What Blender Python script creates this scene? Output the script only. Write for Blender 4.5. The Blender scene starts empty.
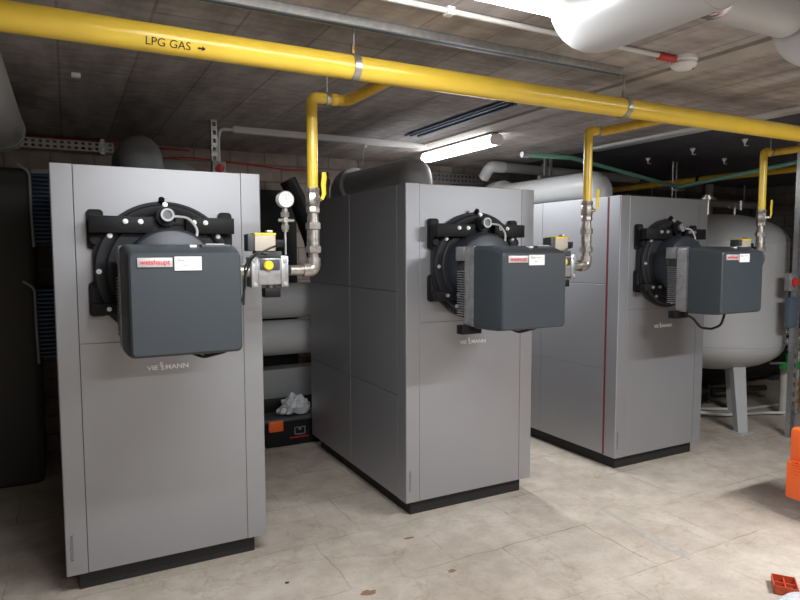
import bpy, bmesh, math, random
from mathutils import Vector, Matrix, Euler
random.seed(7)
PI = math.pi
scene = bpy.context.scene
C = scene.collection

# ------------------------------------------------------------------ camera
F = 625.5; PITCH = .0765; YAW = .4884; ROLL = -.002
cam = bpy.data.cameras.new('camera'); cam.sensor_width = 36; cam.lens = F/800*36
cam.clip_start = .05; cam.clip_end = 60
co = bpy.data.objects.new('camera', cam); C.objects.link(co)
fwd = Vector((math.sin(YAW)*math.cos(PITCH), math.cos(YAW)*math.cos(PITCH), -math.sin(PITCH)))
r0 = Vector((math.cos(YAW), -math.sin(YAW), 0)); u0 = r0.cross(fwd)
rt = r0*math.cos(ROLL)+u0*math.sin(ROLL); up = -r0*math.sin(ROLL)+u0*math.cos(ROLL)
M = Matrix((rt, up, -fwd)).transposed().to_4x4(); M.translation = Vector((0, 0, 1.5))
co.matrix_world = M
scene.camera = co

# ------------------------------------------------------------------ world, view, area lights
w = bpy.data.worlds.new('world'); scene.world = w; w.use_nodes = True
w.node_tree.nodes['Background'].inputs[0].default_value = (.9, .95, 1, 1)
w.node_tree.nodes['Background'].inputs[1].default_value = .03
scene.view_settings.view_transform = 'Standard'; scene.view_settings.look = 'None'
scene.view_settings.gamma = 1; scene.view_settings.use_curve_mapping = False
scene.view_settings.exposure = 0.0

def area(name, loc, sx, sy, power, col=(.965, .98, 1), rz=0, rx=0):
    l = bpy.data.lights.new(name, 'AREA'); l.shape = 'RECTANGLE'; l.size = sx; l.size_y = sy
    l.energy = power; l.color = col
    o = bpy.data.objects.new(name, l); C.objects.link(o); o.location = loc; o.rotation_euler = (rx, 0, rz)
    return o
# light of the tube lamps hung under the ceiling (the lamps themselves are built further down)
area('tube_light_rear', (2.68, 4.12, 2.20), .10, 1.00, 26)
area('tube_light_front', (.84, 1.60, 2.20), 1.15, .10, 36)
area('tube_light_right', (3.5, .7, 2.22), 1.15, .10, 98)
area('tube_light_behind', (.8, -1.2, 2.22), 1.15, .10, 60)

# ------------------------------------------------------------------ materials
def new_mat(name):
    m = bpy.data.materials.new(name); m.use_nodes = True
    return m, m.node_tree.nodes, m.node_tree.links, m.node_tree.nodes['Principled BSDF']
def mat(name, col, rough=.5, metal=0, bump=0, bscale=60, var=0, vscale=6, spec=None, coat=0):
    m, n, l, p = new_mat(name)
    p.inputs['Base Color'].default_value = (*col, 1); p.inputs['Roughness'].default_value = rough
    p.inputs['Metallic'].default_value = metal
    if spec is not None: p.inputs['Specular IOR Level'].default_value = spec
    if coat: p.inputs['Coat Weight'].default_value = coat; p.inputs['Coat Roughness'].default_value = .15
    tc = n.new('ShaderNodeTexCoord')
    if var:
        ns = n.new('ShaderNodeTexNoise'); ns.inputs['Scale'].default_value = vscale; ns.inputs['Detail'].default_value = 6
        l.new(tc.outputs['Object'], ns.inputs['Vector'])
        r = n.new('ShaderNodeValToRGB'); r.color_ramp.elements[0].position = .3; r.color_ramp.elements[1].position = .72
        r.color_ramp.elements[0].color = (*[c*(1-var) for c in col], 1)
        r.color_ramp.elements[1].color = (*[min(1, c*(1+var)) for c in col], 1)
        l.new(ns.outputs['Fac'], r.inputs['Fac']); l.new(r.outputs['Color'], p.inputs['Base Color'])
    if bump:
        nb = n.new('ShaderNodeTexNoise'); nb.inputs['Scale'].default_value = bscale; nb.inputs['Detail'].default_value = 4
        l.new(tc.outputs['Object'], nb.inputs['Vector'])
        b = n.new('ShaderNodeBump'); b.inputs['Strength'].default_value = bump; b.inputs['Distance'].default_value = .01
        l.new(nb.outputs['Fac'], b.inputs['Height']); l.new(b.outputs['Normal'], p.inputs['Normal'])
    return m
def emis(name, col, s):
    m, n, l, p = new_mat(name)
    p.inputs['Base Color'].default_value = (.9, .9, .9, 1)
    p.inputs['Emission Color'].default_value = (*col, 1); p.inputs['Emission Strength'].default_value = s
    return m

def floor_mat():
    m, n, l, p = new_mat('floor_screed')
    geo = n.new('ShaderNodeTexCoord')
    def noise(s, d=6, rough=.6):
        t = n.new('ShaderNodeTexNoise'); t.inputs['Scale'].default_value = s; t.inputs['Detail'].default_value = d
        t.inputs['Roughness'].default_value = rough; l.new(geo.outputs['Object'], t.inputs['Vector']); return t
    def ramp(src, a, b, ca, cb):
        r = n.new('ShaderNodeValToRGB'); r.color_ramp.elements[0].position = a; r.color_ramp.elements[1].position = b
        r.color_ramp.elements[0].color = (*ca, 1); r.color_ramp.elements[1].color = (*cb, 1)
        l.new(src, r.inputs['Fac']); return r.outputs['Color']
    def mix(mode, f, a, b):
        x = n.new('ShaderNodeMixRGB'); x.blend_type = mode
        if isinstance(f, float): x.inputs[0].default_value = f
        else: l.new(f, x.inputs[0])
        l.new(a, x.inputs[1]); l.new(b, x.inputs[2]); return x.outputs[0]
    base = ramp(noise(1.6).outputs['Fac'], .35, .68, (.385, .335, .285), (.53, .475, .415))
    blot = ramp(noise(7, 9, .7).outputs['Fac'], .38, .62, (.80, .78, .75), (1, 1, 1))
    c = mix('MULTIPLY', .85, base, blot)
    spk = ramp(noise(46, 3).outputs['Fac'], .30, .42, (.62, .55, .46), (1, 1, 1))
    c = mix('MULTIPLY', .4, c, spk)
    rust = ramp(noise(3.1, 8, .72).outputs['Fac'], .66, .74, (1, 1, 1), (.72, .55, .40))
    c = mix('MULTIPLY', .8, c, rust)
    # slab joints, wobbly and faint
    dn = noise(5, 3); wob = n.new('ShaderNodeVectorMath'); wob.operation = 'SCALE'; wob.inputs['Scale'].default_value = .05
    l.new(dn.outputs['Color'], wob.inputs[0]); add = n.new('ShaderNodeVectorMath'); l.new(geo.outputs['Object'], add.inputs[0]); l.new(wob.outputs[0], add.inputs[1])
    br = n.new('ShaderNodeTexBrick'); br.inputs['Scale'].default_value = 1; br.inputs['Brick Width'].default_value = .55
    br.inputs['Row Height'].default_value = .5; br.inputs['Mortar Size'].default_value = .006; br.inputs['Mortar Smooth'].default_value = .6
    br.offset = .5; l.new(add.outputs[0], br.inputs['Vector'])
    br.inputs['Color1'].default_value = (1, 1, 1, 1); br.inputs['Color2'].default_value = (.93, .93, .92, 1); br.inputs['Mortar'].default_value = (.66, .60, .54, 1)
    fade = ramp(noise(2.3, 4).outputs['Fac'], .38, .62, (.0, .0, .0), (.9, .9, .9))
    x = n.new('ShaderNodeMixRGB'); x.blend_type = 'MULTIPLY'; l.new(fade, x.inputs[0]); l.new(c, x.inputs[1]); l.new(br.outputs['Color'], x.inputs[2])
    # hairline cracks
    vo = n.new('ShaderNodeTexVoronoi'); vo.feature = 'DISTANCE_TO_EDGE'; vo.inputs['Scale'].default_value = 1.3
    a2 = n.new('ShaderNodeVectorMath'); w2 = n.new('ShaderNodeVectorMath'); w2.operation = 'SCALE'; w2.inputs['Scale'].default_value = .5
    l.new(noise(3, 6).outputs['Color'], w2.inputs[0]); l.new(geo.outputs['Object'], a2.inputs[0]); l.new(w2.outputs[0], a2.inputs[1]); l.new(a2.outputs[0], vo.inputs['Vector'])
    cr = ramp(vo.outputs['Distance'], .0, .010, (.74, .68, .60), (1, 1, 1))
    out = mix('MULTIPLY', .55, x.outputs[0], cr)
    l.new(out, p.inputs['Base Color']); p.inputs['Roughness'].default_value = .72; p.inputs['Specular IOR Level'].default_value = .3
    b = n.new('ShaderNodeBump'); b.inputs['Strength'].default_value = .25; b.inputs['Distance'].default_value = .01
    l.new(noise(30, 6).outputs['Fac'], b.inputs['Height']); l.new(b.outputs['Normal'], p.inputs['Normal'])
    return m
def ceiling_mat():
    m, n, l, p = new_mat('ceiling_concrete')
    tc = n.new('ShaderNodeTexCoord'); mp = n.new('ShaderNodeMapping'); mp.inputs['Scale'].default_value = (1.6, .35, 1)
    l.new(tc.outputs['Object'], mp.inputs['Vector'])
    ns = n.new('ShaderNodeTexNoise'); ns.inputs['Scale'].default_value = 4; ns.inputs['Detail'].default_value = 9; ns.inputs['Roughness'].default_value = .65
    l.new(mp.outputs[0], ns.inputs['Vector'])
    r = n.new('ShaderNodeValToRGB'); e = r.color_ramp.elements; e[0].position = .32; e[1].position = .68
    e[0].color = (.29, .265, .255, 1); e[1].color = (.54, .505, .49, 1); l.new(ns.outputs['Fac'], r.inputs['Fac'])
    # formwork board seams running away from the camera
    br = n.new('ShaderNodeTexBrick'); br.offset = .37; mp2 = n.new('ShaderNodeMapping'); mp2.inputs['Rotation'].default_value = (0, 0, PI/2)
    l.new(tc.outputs['Object'], mp2.inputs['Vector']); l.new(mp2.outputs[0], br.inputs['Vector'])
    br.inputs['Scale'].default_value = 1; br.inputs['Brick Width'].default_value = 2.4; br.inputs['Row Height'].default_value = .30
    br.inputs['Mortar Size'].default_value = .007; br.inputs['Mortar Smooth'].default_value = .5
    br.inputs['Color1'].default_value = (1, 1, 1, 1); br.inputs['Color2'].default_value = (.80, .79, .78, 1); br.inputs['Mortar'].default_value = (.55, .52, .5, 1)
    x = n.new('ShaderNodeMixRGB'); x.blend_type = 'MULTIPLY'; x.inputs[0].default_value = .75
    l.new(r.outputs[0], x.inputs[1]); l.new(br.outputs['Color'], x.inputs[2])
    n2 = n.new('ShaderNodeTexNoise'); n2.inputs['Scale'].default_value = 14; n2.inputs['Detail'].default_value = 8
    mp3 = n.new('ShaderNodeMapping'); mp3.inputs['Scale'].default_value = (.6, 1.6, 1); l.new(tc.outputs['Object'], mp3.inputs['Vector']); l.new(mp3.outputs[0], n2.inputs['Vector'])
    r2 = n.new('ShaderNodeValToRGB'); r2.color_ramp.elements[0].position = .35; r2.color_ramp.elements[1].position = .6
    r2.color_ramp.elements[0].color = (.72, .7, .68, 1); r2.color_ramp.elements[1].color = (1, 1, 1, 1); l.new(n2.outputs['Fac'], r2.inputs['Fac'])
    y = n.new('ShaderNodeMixRGB'); y.blend_type = 'MULTIPLY'; y.inputs[0].default_value = .7; l.new(x.outputs[0], y.inputs[1]); l.new(r2.outputs[0], y.inputs[2])
    l.new(y.outputs[0], p.inputs['Base Color']); p.inputs['Roughness'].default_value = .85; p.inputs['Specular IOR Level'].default_value = .2
    b = n.new('ShaderNodeBump'); b.inputs['Strength'].default_value = .3; b.inputs['Distance'].default_value = .02
    l.new(n2.outputs['Fac'], b.inputs['Height']); l.new(b.outputs['Normal'], p.inputs['Normal'])
    return m
def block_mat(name, c1, c2, mo):
    m, n, l, p = new_mat(name)
    tc = n.new('ShaderNodeTexCoord'); sp = n.new('ShaderNodeSeparateXYZ'); cb = n.new('ShaderNodeCombineXYZ')
    l.new(tc.outputs['Object'], sp.inputs[0]); a = n.new('ShaderNodeMath'); l.new(sp.outputs[0], a.inputs[0]); l.new(sp.outputs[1], a.inputs[1])
    l.new(a.outputs[0], cb.inputs[0]); l.new(sp.outputs[2], cb.inputs[1])
    br = n.new('ShaderNodeTexBrick'); br.inputs['Scale'].default_value = 1; br.inputs['Brick Width'].default_value = .29; br.inputs['Row Height'].default_value = .14
    br.inputs['Mortar Size'].default_value = .007; l.new(cb.outputs[0], br.inputs['Vector'])
    br.inputs['Color1'].default_value = (*c1, 1); br.inputs['Color2'].default_value = (*c2, 1); br.inputs['Mortar'].default_value = (*mo, 1)
    ns = n.new('ShaderNodeTexNoise'); ns.inputs['Scale'].default_value = 9; ns.inputs['Detail'].default_value = 8; l.new(tc.outputs['Object'], ns.inputs['Vector'])
    r = n.new('ShaderNodeValToRGB'); r.color_ramp.elements[0].position = .3; r.color_ramp.elements[1].position = .65
    r.color_ramp.elements[0].color = (.6, .58, .56, 1); l.new(ns.outputs['Fac'], r.inputs['Fac'])
    x = n.new('ShaderNodeMixRGB'); x.blend_type = 'MULTIPLY'; x.inputs[0].default_value = .8; l.new(br.outputs['Color'], x.inputs[1]); l.new(r.outputs[0], x.inputs[2])
    l.new(x.outputs[0], p.inputs['Base Color']); p.inputs['Roughness'].default_value = .9
    b = n.new('ShaderNodeBump'); b.inputs['Strength'].default_value = .5; b.inputs['Distance'].default_value = .01
    l.new(br.outputs['Fac'], b.inputs['Height']); b.invert = True; l.new(b.outputs['Normal'], p.inputs['Normal'])
    return m

MAT = dict(
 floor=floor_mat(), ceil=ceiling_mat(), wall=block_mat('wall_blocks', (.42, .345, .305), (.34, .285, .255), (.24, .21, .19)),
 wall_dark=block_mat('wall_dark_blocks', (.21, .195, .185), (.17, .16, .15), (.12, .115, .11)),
 dark_ceil=mat('dark_lining', (.075, .078, .095), .9, var=.2),
 boiler=mat('boiler_silver_paint', (.37, .378, .40), .46, .7, var=.03, vscale=2),
 seam=mat('dark_gap', (.012, .012, .013), .7),
 plinth=mat('plinth_black', (.012, .012, .012), .6),
 black=mat('black_cast_iron', (.008, .0085, .010), .5, 0, spec=.25, bump=.15, bscale=120),
 door=mat('door_dark_grey_iron', (.020, .021, .024), .5, 0, spec=.3, bump=.1, bscale=150),
 burnring=mat('burner_blue_grey', (.032, .038, .05), .4, .1),
 cover=mat('burner_cover_grey', (.040, .049, .057), .42, 0, bump=.04, bscale=300),
 alu=mat('cast_aluminium', (.42, .42, .43), .45, .7, var=.2, vscale=30),
 steel=mat('galvanised_steel', (.50, .51, .52), .38, .85, var=.15, vscale=40),
 pipe_steel=mat('worn_steel_fitting', (.50, .47, .43), .33, .85, var=.35, vscale=40),
 bolt=mat('zinc_bolt', (.75, .75, .75), .3, .7),
 chrome=mat('chrome', (.8, .8, .8), .25, .6), logo=mat('bright_lettering', (.85, .85, .85), .4, .2),
 yellow=mat('gas_pipe_yellow', (.90, .63, .07), .30, 0, var=.05, vscale=8, coat=.3),
 yellow_dull=mat('branch_pipe_yellow', (.74, .47, .05), .4, 0, var=.12, vscale=25),
 tan=mat('coil_tan', (.50, .45, .36), .5), yellow_flat=mat('yellow_cap', (.85, .62, .03), .5),
 white=mat('white_plastic', (.8, .8, .8), .45), offwhite=mat('white_trunking', (.62, .62, .61), .5),
 ink=mat('black_ink', (.015, .012, .01), .6), darkink=mat('faint_print', (.08, .08, .08), .6),
 red_ink=mat('red_lettering', (.62, .05, .05), .5), badge=mat('badge_grey', (.55, .52, .52), .4, .3),
 red=mat('red_plastic', (.55, .03, .025), .4), red_strip=mat('dark_red_seam', (.17, .02, .025), .4),
 insul=mat('grey_pipe_insulation', (.36, .365, .37), .6, bump=.1, bscale=12),
 insul_dark=mat('dark_pipe_insulation', (.17, .175, .18), .62, bump=.1, bscale=12),
 insul_lit=mat('lit_header_cladding', (.52, .53, .54), .5), insul_light=mat('pale_pipe_cladding', (.56, .57, .58), .38, .1, bump=.05, bscale=8),  # header pipes get a lighter colour for the light falling in the gap
 insul_black=mat('black_rubber_insulation', (.012, .013, .014), .6),
 foil=mat('foil', (.7, .74, .76), .2, 1, bump=.6, bscale=40),
 tank=mat('tank_grey_paint', (.36, .365, .37), .33, .05, bump=.03, bscale=5),
 blue=mat('dark_blue_fins', (.05, .11, .22), .4, .3), bluemotor=mat('blue_motor_paint', (.01, .045, .18), .4),
 strut_blue=mat('blue_grey_strut', (.10, .13, .18), .5, .3),
 green=mat('green_pipe', (.22, .52, .40), .45), greenv=mat('green_valve', (.02, .28, .06), .45),
 orange=mat('orange_plastic', (.82, .13, .02), .45, bump=.05), copper=mat('brass', (.50, .32, .15), .3, .9),
 darkbox=mat('dark_cladding', (.045, .04, .034), .6, bump=.2, bscale=20),
 darkgrey=mat('dark_grey_plastic', (.05, .055, .06), .5), midgrey=mat('mid_grey_plastic', (.27, .28, .28), .5),
 redcase=mat('red_case_plastic', (.45, .07, .03), .45), hose=mat('white_hose', (.5, .5, .48), .4), bag=mat('clear_plastic_bag', (.48, .50, .52), .25, 0, bump=.8, bscale=25),
 cable=mat('black_cable', (.01, .01, .01), .4), postw=mat('pale_post', (.42, .41, .38), .6, var=.1),
 glass=mat('sight_glass', (.25, .27, .28), .1), dial=mat('gauge_dial', (.8, .8, .78), .4),
 lamp=emis('tube_glow', (1, .98, .95), 14), soot=mat('dirt_smear', (.36, .325, .285), .8, var=.15, vscale=30),
 rustm=mat('rust_mark', (.22, .13, .08), .9), timber=mat('pale_board', (.44, .41, .38), .8, var=.15, vscale=5),
)

# ------------------------------------------------------------------ mesh helpers
def rotz(v, a): return Matrix.Rotation(a, 4, 'Z') @ Vector(v)
class MB:
    def __init__(s): s.bm = bmesh.new()
    def merge(s, t, mtx=None):
        me = bpy.data.meshes.new('t'); t.to_mesh(me); t.free()
        if mtx is not None: me.transform(mtx)
        s.bm.from_mesh(me); bpy.data.meshes.remove(me); return s
    def box(s, a, b, bev=0, seg=2, mtx=None):
        t = bmesh.new(); bmesh.ops.create_cube(t, size=1)
        for v in t.verts:
            v.co = Vector([(a[i]+b[i])/2+v.co[i]*(b[i]-a[i]) for i in range(3)])
        if bev: bmesh.ops.bevel(t, geom=t.edges[:], offset=bev, segments=seg, profile=.5, affect='EDGES', clamp_overlap=True)
        return s.merge(t, mtx)
    def cyl(s, a, b, r, r2=None, n=24, bev=0):
        a = Vector(a); b = Vector(b); d = b-a; t = bmesh.new()
        bmesh.ops.create_cone(t, cap_ends=True, segments=n, radius1=r, radius2=r if r2 is None else r2, depth=d.length)
        if bev:
            ed = [e for e in t.edges if len(e.link_faces) == 2 and any(len(f.verts) > 4 for f in e.link_faces)]
            bmesh.ops.bevel(t, geom=ed, offset=bev, segments=2, affect='EDGES', clamp_overlap=True)
        q = d.to_track_quat('Z', 'Y').to_matrix().to_4x4(); q.translation = (a+b)/2
        return s.merge(t, q)
    def lathe(s, prof, origin, axis, n=32):
        # prof: list of (r, h) along axis
        t = bmesh.new(); rings = []
        for r, h in prof:
            if r < 1e-6: rings.append([t.verts.new((0, 0, h))])
            else: rings.append([t.verts.new((r*math.cos(2*PI*k/n), r*math.sin(2*PI*k/n), h)) for k in range(n)])
        for A, B in zip(rings, rings[1:]):
            for k in range(n):
                k2 = (k+1) % n
                if len(A) == 1 and len(B) == 1: continue
                if len(A) == 1: t.faces.new((A[0], B[k2], B[k]))
                elif len(B) == 1: t.faces.new((A[k], A[k2], B[0]))
                else: t.faces.new((A[k], A[k2], B[k2], B[k]))
        if len(rings[0]) > 1: t.faces.new(rings[0][::-1])
        if len(rings[-1]) > 1: t.faces.new(rings[-1])
        bmesh.ops.recalc_face_normals(t, faces=t.faces[:])
        q = Vector(axis).to_track_quat('Z', 'Y').to_matrix().to_4x4(); q.translation = Vector(origin)
        return s.merge(t, q)
    def tube(s, pts, r, n=12, caps=True):
        pts = [Vector(p) for p in pts]; t = bmesh.new(); rings = []
        tan = []
        for i in range(len(pts)):
            a = pts[max(i-1, 0)]; b = pts[min(i+1, len(pts)-1)]; tan.append((b-a).normalized())
        ref = Vector((0, 0, 1)) if abs(tan[0].z) < .9 else Vector((1, 0, 0))
        nrm = (ref-tan[0]*ref.dot(tan[0])).normalized()
        for i, p in enumerate(pts):
            nrm = (nrm-tan[i]*nrm.dot(tan[i])).normalized(); bn = tan[i].cross(nrm)
            rr = r[i] if isinstance(r, (list, tuple)) else r
            rings.append([t.verts.new(p+(nrm*math.cos(2*PI*k/n)+bn*math.sin(2*PI*k/n))*rr) for k in range(n)])
        for A, B in zip(rings, rings[1:]):
            for k in range(n): t.faces.new((A[k], A[(k+1) % n], B[(k+1) % n], B[k]))
        if caps: t.faces.new(rings[0][::-1]); t.faces.new(rings[-1])
        bmesh.ops.recalc_face_normals(t, faces=t.faces[:])
        return s.merge(t)
    def prism(s, poly, y0, y1, bev=0):
        # poly in (x, z); extruded along y
        t = bmesh.new(); A = [t.verts.new((x, y0, z)) for x, z in poly]; B = [t.verts.new((x, y1, z)) for x, z in poly]
        n = len(poly); fs = [t.faces.new(A), t.faces.new(B[::-1])]
        for k in range(n): t.faces.new((A[k], B[k], B[(k+1) % n], A[(k+1) % n]))
        bmesh.ops.recalc_face_normals(t, faces=t.faces[:])
        if bev:
            e = [e for e in t.edges if any(f in fs for f in e.link_faces)]
            bmesh.ops.bevel(t, geom=e, offset=bev, segments=2, affect='EDGES', clamp_overlap=True)
        return s.merge(t)
    def loft(s, rings):
        t = bmesh.new(); R = [[t.verts.new(p) for p in r] for r in rings]; n = len(R[0])
        for A, B in zip(R, R[1:]):
            for k in range(n): t.faces.new((A[k], A[(k+1) % n], B[(k+1) % n], B[k]))
        t.faces.new(R[0][::-1]); t.faces.new(R[-1]); bmesh.ops.recalc_face_normals(t, faces=t.faces[:])
        return s.merge(t)
    def build(s, name, m, parent=None, loc=None, smooth=True, ang=35):
        me = bpy.data.meshes.new(name); s.bm.to_mesh(me); s.bm.free(); me.materials.append(MAT[m] if isinstance(m, str) else m)
        if smooth: me.shade_smooth(); me.set_sharp_from_angle(angle=math.radians(ang))
        o = bpy.data.objects.new(name, me); C.objects.link(o)
        if loc: o.location = loc
        if parent: o.parent = parent
        return o
def rrect(x0, z0, x1, z1, r, n=5):
    out = []
    for cx, cz, a in ((x1-r, z1-r, 0), (x0+r, z1-r, 90), (x0+r, z0+r, 180), (x1-r, z0+r, 270)):
        for k in range(n+1):
            t = math.radians(a+90*k/n); out.append((cx+r*math.cos(t), cz+r*math.sin(t)))
    return out
def bend(pts, r, n=7):
    # fillet a polyline
    pts = [Vector(p) for p in pts]; out = [pts[0]]
    for i in range(1, len(pts)-1):
        p = pts[i]; a = (pts[i-1]-p); b = (pts[i+1]-p); ang = a.angle(b)
        d = min(r/math.tan(ang/2), a.length*.49, b.length*.49); A = p+a.normalized()*d; B = p+b.normalized()*d
        for k in range(n+1):
            t = k/n; out.append(A*(1-t)**2+p*2*t*(1-t)*1.0+B*t*t if False else (A*(1-t)**2+p*(2*t*(1-t))+B*t*t))
    out.append(pts[-1]); return out
def thing(name, label, cat, loc=(0, 0, 0), group=None, rz=0):
    o = bpy.data.objects.new(name, None); C.objects.link(o); o.location = loc; o.rotation_euler = (0, 0, rz)
    o.empty_display_size = .1; o['label'] = label; o['category'] = cat
    if group: o['group'] = group
    return o
def tag(o, label, cat, group=None):
    o['label'] = label; o['category'] = cat
    if group: o['group'] = group
    return o
def structure(o): o['kind'] = 'structure'; return o
def children(o): return [c for c in list(C.objects) if c.parent == o]
def copy_tree(o, parent=None):
    c = o.copy(); C.objects.link(c); c.parent = parent
    for ch in children(o): copy_tree(ch, c)
    return c
def text_mesh(s, size, depth=.0008, xscale=1.0, bold=0):
    cu = bpy.data.curves.new('t', 'FONT'); cu.body = s; cu.size = size; cu.extrude = depth; cu.align_x = 'CENTER'; cu.align_y = 'CENTER'; cu.offset = bold
    o = bpy.data.objects.new('t', cu); C.objects.link(o); bpy.context.view_layer.update()
    me = bpy.data.meshes.new_from_object(o.evaluated_get(bpy.context.evaluated_depsgraph_get()))
    bpy.data.objects.remove(o)
    bm = MB(); bm.bm.from_mesh(me); bpy.data.meshes.remove(me)
    for v in bm.bm.verts: v.co.x *= xscale
    return bm
def face_front(mb, x, y, z, roll=0):
    # text made in XY plane -> faces -y at (x, y, z)
    m = Matrix.Translation((x, y, z)) @ Matrix.Rotation(PI/2, 4, 'X') @ Matrix.Rotation(roll, 4, 'Z')
    for v in mb.bm.verts: v.co = m @ v.co
    return mb

ZC = 2.34; YB = 5.3; XL = -1.5; XR = 8.2; YF = -2.4
# ------------------------------------------------------------------ room
structure(MB().box((XL-.1, YF-.1, -.1), (XR+.1, YB+.1, 0)).build('floor', 'floor'))
structure(MB().box((XL-.1, YF-.1, ZC), (3.9, YB+.1, ZC+.1)).build('ceiling', 'ceil'))
structure(MB().box((3.9, YF-.1, ZC), (XR+.1, 1.6, ZC+.1)).build('ceiling', 'ceil'))
structure(MB().box((3.9, 1.6, ZC), (XR+.1, YB+.1, ZC+.1)).build('ceiling', 'dark_ceil'))
structure(MB().box((XL-.1, YB, 0), (3.4, YB+.1, ZC)).build('wall_back', 'wall'))
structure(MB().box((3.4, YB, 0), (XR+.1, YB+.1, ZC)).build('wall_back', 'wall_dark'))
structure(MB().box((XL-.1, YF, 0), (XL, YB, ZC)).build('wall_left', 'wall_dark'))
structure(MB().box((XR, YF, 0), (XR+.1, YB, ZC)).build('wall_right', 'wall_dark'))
structure(MB().box((XL-.1, YF-.1, 0), (XR+.1, YF, ZC)).build('wall_front', 'wall'))
# pale board let into the ceiling beside the rear lamp
structure(MB().box((2.49, .2, ZC-.012), (2.62, 4.45, ZC)).box((2.468, .2, ZC-.016), (2.478, 4.45, ZC)).build('trim_1', 'timber'))

# ------------------------------------------------------------------ boilers
def make_boiler(label):
    t = thing('boiler', label, 'boiler', (0, 0, 0), 'three silver floor standing boilers')
    W = .4435; D = 1.53; Z0 = .09; Z1 = 1.873; g = .0009
    MB().box((-W+.02, .02, Z0+.01), (W-.02, D-.01, Z1-.01)).build('inner_casing', 'seam', t)
    MB().box((-W+.05, .045, 0), (W-.05, D-.06, Z0+.012)).build('plinth', 'plinth', t)
    MB().box((-.357+g, 0, 1.107+g), (.35-g, .02, Z1), .002).build('front_panel', 'boiler', t, smooth=False)
    MB().box((-.357+g, 0, Z0), (.35-g, .02, 1.107-g*.6), .002).build('front_panel', 'boiler', t, smooth=False)
    # corner pieces with rounded vertical edge
    def corner(sx, xin):
        r = .006; xo = W*sx; poly = [(xin, 0)]
        for k in range(7):
            a = PI/2*k/6; poly.append((xo-sx*r+sx*r*math.sin(a), r-r*math.cos(a)))
        poly += [(xo, .105), (xo-sx*.02, .105), (xo-sx*.02, .02), (xin, .02)]
        mb = MB(); mb.prism([(x, y) for x, y in poly], 0, 1)
        for v in mb.bm.verts: v.co = Vector((v.co.x, v.co.z, Z0+(Z1-Z0)*v.co.y))
        bmesh.ops.recalc_face_normals(mb.bm, faces=mb.bm.faces[:])
        mb.build('corner_panel', 'boiler', t, smooth=False)
    corner(-1, -.357-g); corner(1, .35+g)
    for sx in (-1, 1):
        for y0, y1 in ((.105, .77), (.77, D)):
            for z0, z1 in ((Z0, .688), (.688, 1.277), (1.277, Z1)):
                a, b = sorted((sx*W, sx*(W-.02)))
                MB().box((a, y0+.0015, z0+.0015), (b, y1-.0015, z1-.0015), .0015).build('side_panel', 'boiler', t, smooth=False)
    MB().box((-W+.01, .02, Z1-.012), (W-.01, D, Z1-.002)).build('top_panel', 'boiler', t)
    MB().box((-W+.02, D-.02, Z0), (W-.02, D, Z1-.01)).build('rear_panel', 'boiler', t)
    # combustion door: large dark disc with flattened sides, raised rim and inner plate
    cz = 1.42
    def disc(r, clip, n=72): 
        out = []
        for k in range(n):
            a = 2*PI*k/n; x = r*math.cos(a); z = r*math.sin(a)
            out.append((max(-clip, min(clip, x)), cz+z))
        return out
    d = MB().prism(disc(.305, .292), -.045, 0, .008).build('boiler_door', 'door', t)
    rim = MB()
    R = [(.305, .292), (.262, .26)]
    t_ = []
    for y in (-.045, -.062): pass
    rim.lathe([(.250, 0), (.250, .016), (.262, .022), (.285, .022), (.292, .014), (.292, 0)], (0, -.045, cz), (0, -1, 0), 64)
    rim.build('rim', 'door', d)
    MB().lathe([(.245, 0), (.245, .012), (.238, .018), (.205, .018)], (0, -.045, cz), (0, -1, 0), 64).build('inner_plate', 'door', d)
    for ang in (90, 127, 146, 53, 34, 215, 235, 305, 325, 0, 180, 270):
        a = math.radians(ang); rb = .29 if ang == 90 else .272; x = rb*math.cos(a); z = cz+rb*math.sin(a)
        MB().cyl((x, -.078, z), (x, -.060, z), .008, n=6, bev=.002).cyl((x, -.068, z), (x, -.055, z), .011).build('bolt', 'bolt', d)
    # four slotted hinge pockets and the black arms
    for sx in (-1, 1):
        for zc in (1.60, 1.30):
            x0, x1 = (-.312, -.245) if sx < 0 else (.238, .300)
            h = .085 if zc > 1.5 else .075
            p = MB(); p.prism(rrect(x0, zc-h, x1, zc+h, .018), -.022, 0, .004)
            p = p.build('hinge_pocket', 'black', t)
            MB().prism(rrect(x0+.012, zc-h+.014, x1-.012, zc+h-.014, .012), -.026, -.018).build('pocket_recess', 'seam', p)
            MB().cyl((x0+.03, -.055, zc-h*.55), (x0+.03, -.01, zc-h*.55), .02, bev=.003).build('hinge_pin', 'black', p)
        xa, xb = (-.305, -.055) if sx < 0 else (.08, .293)
        arm = MB().box((xa, -.10, 1.583), (xb, -.055, 1.655), .004).build('door_arm', 'black', t)
        for x in ((-.165, -.105) if sx < 0 else (.115, .165)):
            MB().cyl((x, -.113, 1.632), (x, -.098, 1.632), .008, n=6).cyl((x, -.103, 1.632), (x, -.099, 1.632), .011).build('bolt', 'bolt', arm)
        low = MB().box((xa, -.10, 1.235), (xb, -.055, 1.285), .004).build('door_arm', 'black', t)
        for x in ((-.24, -.17) if sx < 0 else (.17, .24)):
            MB().cyl((x, -.113, 1.262), (x, -.098, 1.262), .010, n=6).build('bolt', 'bolt', low)
    # sight glass with its cooling hose
    sg = MB().cyl((.0, -.03, 1.652), (.0, -.105, 1.657), .042, n=32, bev=.006).build('sight_glass', 'black', t)
    MB().lathe([(.020, 0), (.022, .015), (.028, .022), (.028, .034), (.019, .034), (.019, .026)], (0, -.105, 1.662), (0, -1, 0), 32).build('sight_glass_ring', 'alu', sg)
    MB().cyl((0, -.128, 1.662), (0, -.132, 1.662), .020, n=24).build('glass', 'glass', sg)
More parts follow.
